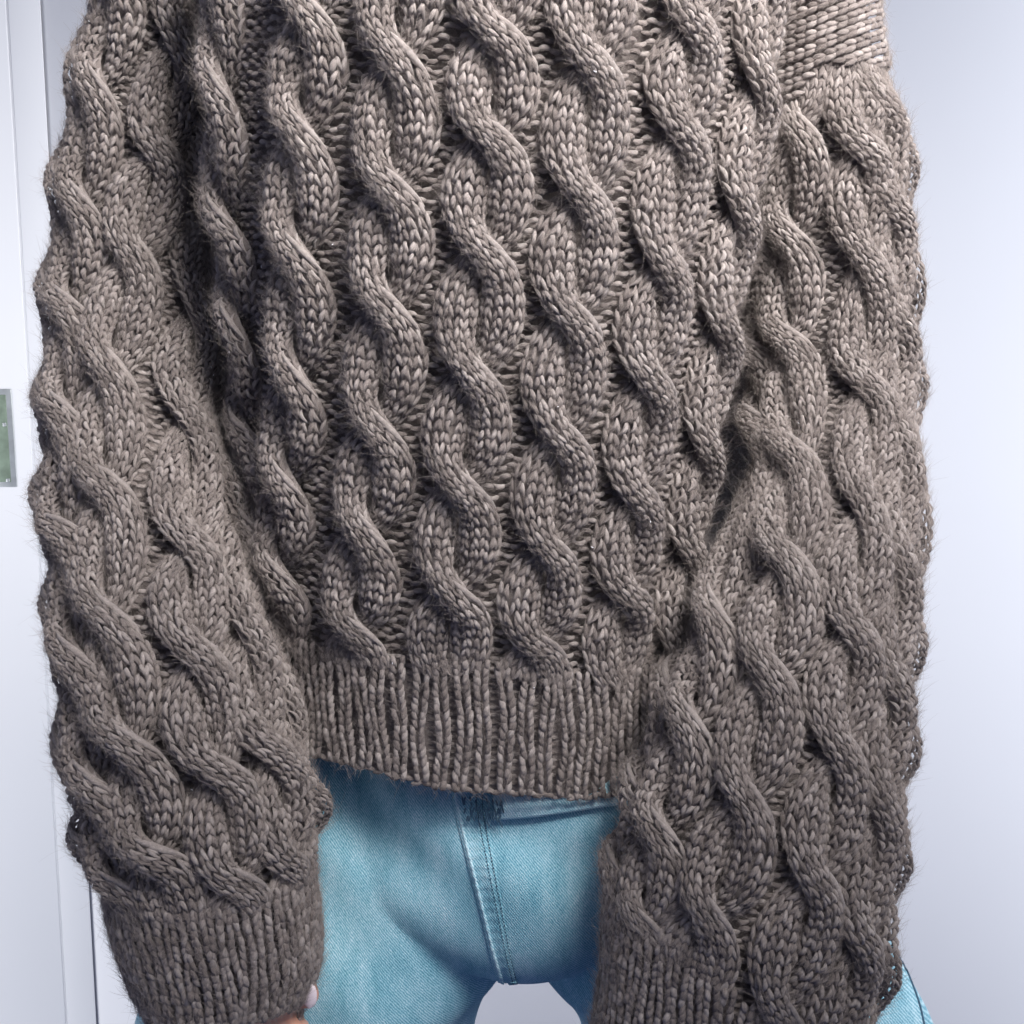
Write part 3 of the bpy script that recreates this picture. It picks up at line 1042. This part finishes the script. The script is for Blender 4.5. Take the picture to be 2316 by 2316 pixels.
def denim_strip(name, path, width_px, prof, mat, dirx=1.0, n=90):
    """a raised strip of cloth following the denim: prof = list of (fraction across, height m)"""
    q = crom(np.asarray(path, float), n)
    V, ok = [], 0
    for k in range(n):
        wd_ = width_px if np.isscalar(width_px) else np.interp(k / (n - 1), [0, 1], width_px)
        for f, h in prof:
            r = on_denim(q[k, 0] + dirx * f * wd_, q[k, 1])
            if r is None:
                r = last
            last = r
            nn = r[1] if np.dot(r[1], CAM - r[0]) > 0 else -r[1]
            V.append(r[0] + nn * (h * (1 + 0.25 * math.sin(k * 1.7) * (0.3 + f)) if h > 0 else h))
    return mesh_np(name, V, grid_faces(n, len(prof)), mat, denim)


fly = [(1020, 1770), (1026, 1830), (1040, 1890), (1062, 1975), (1086, 2070), (1108, 2160), (1132, 2238)]
denim_strip('fly_flap', fly, (88, 40), [(-0.02, -0.002), (0.0, 0.0006), (0.06, 0.0016), (0.16, 0.0018), (0.3, 0.0013), (0.55, 0.0010), (0.62, 0.0014), (0.7, 0.0010), (0.95, 0.0004), (1.02, -0.001)], DENIM)
denim_strip('fly_edge', [(p[0] + 6, p[1]) for p in fly], 9, [(-0.1, -0.001), (0.1, 0.0018), (0.5, 0.0025), (0.9, 0.0019), (1.1, 0.0005)], DENIM_PALE)
V, q = [], crom(np.array([(1120, 1850), (1200, 1843), (1300, 1832), (1400, 1815), (1500, 1790)], float), 60)
for k in range(60):
    for f, h in ((-75, -0.002), (-70, 0.004), (-30, 0.0065), (-8, 0.0075), (0, 0.0055), (3, -0.001)):
        r = on_denim(q[k, 0], q[k, 1] + f)
        nn = r[1] if np.dot(r[1], CAM - r[0]) > 0 else -r[1]
        V.append(r[0] + nn * h)
mesh_np('waistband_fold', V, grid_faces(60, 6), DENIM_PALE, denim)  # the lit look of this fold is put into its paler colour


def stitch_row(path, count, mat, length=0.0022, rad=0.00035, name='stitching', lift=0.0014):
    q = crom(np.asarray(path, float), count + 1)
    y = Yarn()
    for k in range(count):
        a, b = on_denim(*q[k]), on_denim(*(q[k] * 0.35 + q[k + 1] * 0.65))
        if a is None or b is None:
            continue
        u = np.linspace(0, 1, 4)[:, None]
        nn = a[1] if np.dot(a[1], CAM - a[0]) > 0 else -a[1]
        P = a[0] * (1 - u) + b[0] * u + nn * (lift + 0.0003 * np.sin(np.pi * u))
        y.add(P[None], np.broadcast_to(nn, P.shape)[None], rad * np.array([[0.6, 1, 1, 0.6]]))
    return y.build(name, mat, denim)


stitch_row([(p[0] + 58 - i * 4, p[1]) for i, p in enumerate(fly)], 70, THREAD)
stitch_row([(p[0] + 72 - i * 5, p[1]) for i, p in enumerate(fly)], 70, THREAD, lift=0.0010)
# bar tack of dark crossed stitches at the head of the fly
y = Yarn()
for k in range(46):
    px_, py_ = rng.uniform(1036, 1150), rng.uniform(1792, 1850)
    if (px_ - 1036) / 114 + (py_ - 1792) / 58 * 0.5 > 1.3:
        continue
    a = on_denim(px_, py_)
    b = on_denim(px_ + rng.uniform(-8, 8), py_ + rng.uniform(10, 22))
    if a is None or b is None:
        continue
    u = np.linspace(0, 1, 4)[:, None]
    nn = a[1] if np.dot(a[1], CAM - a[0]) > 0 else -a[1]
    P = a[0] * (1 - u) + b[0] * u + nn * 0.0085
    y.add(P[None], np.broadcast_to(nn, P.shape)[None], 0.0006 * np.array([[0.6, 1, 1, 0.6]]))
y.build('bar_tack', THREAD, denim)
# side seam on the right hip
side = [(1985, 2070), (2020, 2115), (2048, 2160), (2072, 2215), (2092, 2270), (2106, 2330)]


def seam_pts(path, n):
    out = []
    for px_, py_ in crom(np.asarray(path, float), n):
        for back in range(0, 60, 2):
            r = on_denim(px_ - back, py_)
            if r is not None:
                nn = r[1] if np.dot(r[1], CAM - r[0]) > 0 else -r[1]
                out.append((r[0], nn))
                break
    return out


sp_ = seam_pts([(p[0] - 14, p[1]) for p in side], 50)
y = Yarn()
P = np.array([p[0] + p[1] * 0.0004 for p in sp_])
y.add(P[None], np.array([p[1] for p in sp_])[None], np.full((1, len(sp_)), 0.0010))
y.build('side_seam', THREAD, denim)

# ------------------------------------------------------------------ person: arms and hands inside the sleeves
def limb(pts, n=24, sides=16):
    """pts rows: x y z radius"""
    d = crom(np.asarray(pts, float), n)
    P, r = d[:, :3], d[:, 3]
    T = nrm(np.gradient(P, axis=0))
    ref = np.array([0.0, 1.0, 0.1])
    B = nrm(np.cross(T, ref))
    M = np.cross(B, T)
    th = np.linspace(0, 2 * np.pi, sides, endpoint=False)
    V = P[:, None] + r[:, None, None] * (np.cos(th)[None, :, None] * B[:, None] + np.sin(th)[None, :, None] * M[:, None])
    V = V.reshape(-1, 3)
    F = [tuple(f) for f in grid_faces(n, sides, True).tolist()]
    k = len(V)
    V = np.vstack([V, P[0] - T[0] * r[0] * 0.5, P[-1] + T[-1] * r[-1] * 0.75])
    for j in range(sides):
        F.append((j, k, (j + 1) % sides))
        o = (n - 1) * sides
        F.append((o + j, o + (j + 1) % sides, k + 1))
    return V, F


def wp(px, py, y, r):
    return (*W(px, py, y), r)


person = empty('person', W(1120, 2316, 0.13), 'person in a taupe sweater and blue jeans, arms hanging, one hand peeking from the cuff', 'person')
hand = [
    # trunk and arms (under the clothes)
    limb([wp(1120, -200, 0.13, 0.09), wp(1120, 600, 0.13, 0.088), wp(1120, 1300, 0.125, 0.080), wp(1150, 1800, 0.130, 0.075)]),
    limb([wp(900, -160, 0.16, 0.05), wp(600, -220, 0.20, 0.020), wp(350, -180, 0.205, 0.010), wp(325, 200, 0.203, 0.011), wp(300, 800, 0.165, 0.014), wp(315, 1200, 0.095, 0.020), wp(420, 1750, 0.02, 0.027), wp(520, 2150, -0.008, 0.024)]),
    limb([wp(1300, -160, 0.16, 0.05), wp(1620, -220, 0.20, 0.020), wp(1850, -180, 0.205, 0.010), wp(1866, 200, 0.203, 0.010), wp(1870, 800, 0.182, 0.012), wp(1850, 1250, 0.095, 0.018), wp(1770, 1800, 0.01, 0.027), wp(1680, 2250, -0.02, 0.024)]),
    # palm and fingers of the hand by the door
    limb([wp(515, 2120, -0.008, 0.024), wp(545, 2220, -0.010, 0.027), wp(585, 2330, -0.012, 0.028), wp(610, 2420, -0.010, 0.026)]),
    limb([wp(650, 2330, -0.020, 0.014), wp(672, 2400, -0.024, 0.0095), wp(690, 2480, -0.022, 0.0088), wp(690, 2550, -0.010, 0.0075)], 16, 12),
    limb([wp(620, 2400, -0.014, 0.013), wp(632, 2480, -0.020, 0.0095), wp(640, 2570, -0.016, 0.0090), wp(640, 2650, -0.002, 0.0078)], 16, 12),
    limb([wp(580, 2410, -0.004, 0.013), wp(585, 2490, -0.008, 0.0092), wp(590, 2570, -0.002, 0.0086), wp(592, 2640, 0.010, 0.0075)], 16, 12),
    limb([wp(545, 2390, 0.008, 0.012), wp(545, 2460, 0.006, 0.0082), wp(548, 2520, 0.012, 0.0075), wp(552, 2570, 0.020, 0.0066)], 16, 12),
    # thumb leaving the side of the palm, its tip just below the cuff
    limb([wp(575, 2180, -0.018, 0.016), wp(635, 2190, -0.020, 0.0115), wp(676, 2225, -0.018, 0.0095), wp(698, 2262, -0.016, 0.0076)], 18, 14),
    # hand hidden in the other cuff
    limb([wp(1675, 2240, -0.02, 0.024), wp(1650, 2340, -0.022, 0.027), wp(1620, 2450, -0.022, 0.026), wp(1600, 2560, -0.016, 0.016)]),
]
skin = remeshed('body', hand, 0.0022, 4, SKIN, person)
# thumb nail
nc, ntip, nbase = W(702, 2254, -0.0245), W(700, 2279, -0.0225), W(706, 2226, -0.0235)
ax = nrm(ntip - nbase)
fw = nrm(CAM - nc)
sd = nrm(np.cross(ax, fw))
fw = np.cross(sd, ax)
V = []
hl = np.linalg.norm(ntip - nbase) / 2
for a in np.linspace(-1, 1, 15):
    wdt = 0.0044 * np.sqrt(max(1 - abs(a) ** 2.6, 0.0)) * (0.86 + 0.14 * a)
    for b_ in np.linspace(-1, 1, 9):
        V.append(nc + ax * hl * a + sd * wdt * b_ + fw * (0.0018 * (1 - b_ ** 2) - 0.0008 * a * a))
mesh_np('thumb_nail', V, grid_faces(15, 9), NAIL, skin)

# ------------------------------------------------------------------ render settings
SC.render.engine = 'CYCLES'
SC.cycles.max_bounces = 6
SC.cycles.diffuse_bounces = 3
SC.cycles.use_adaptive_sampling = True
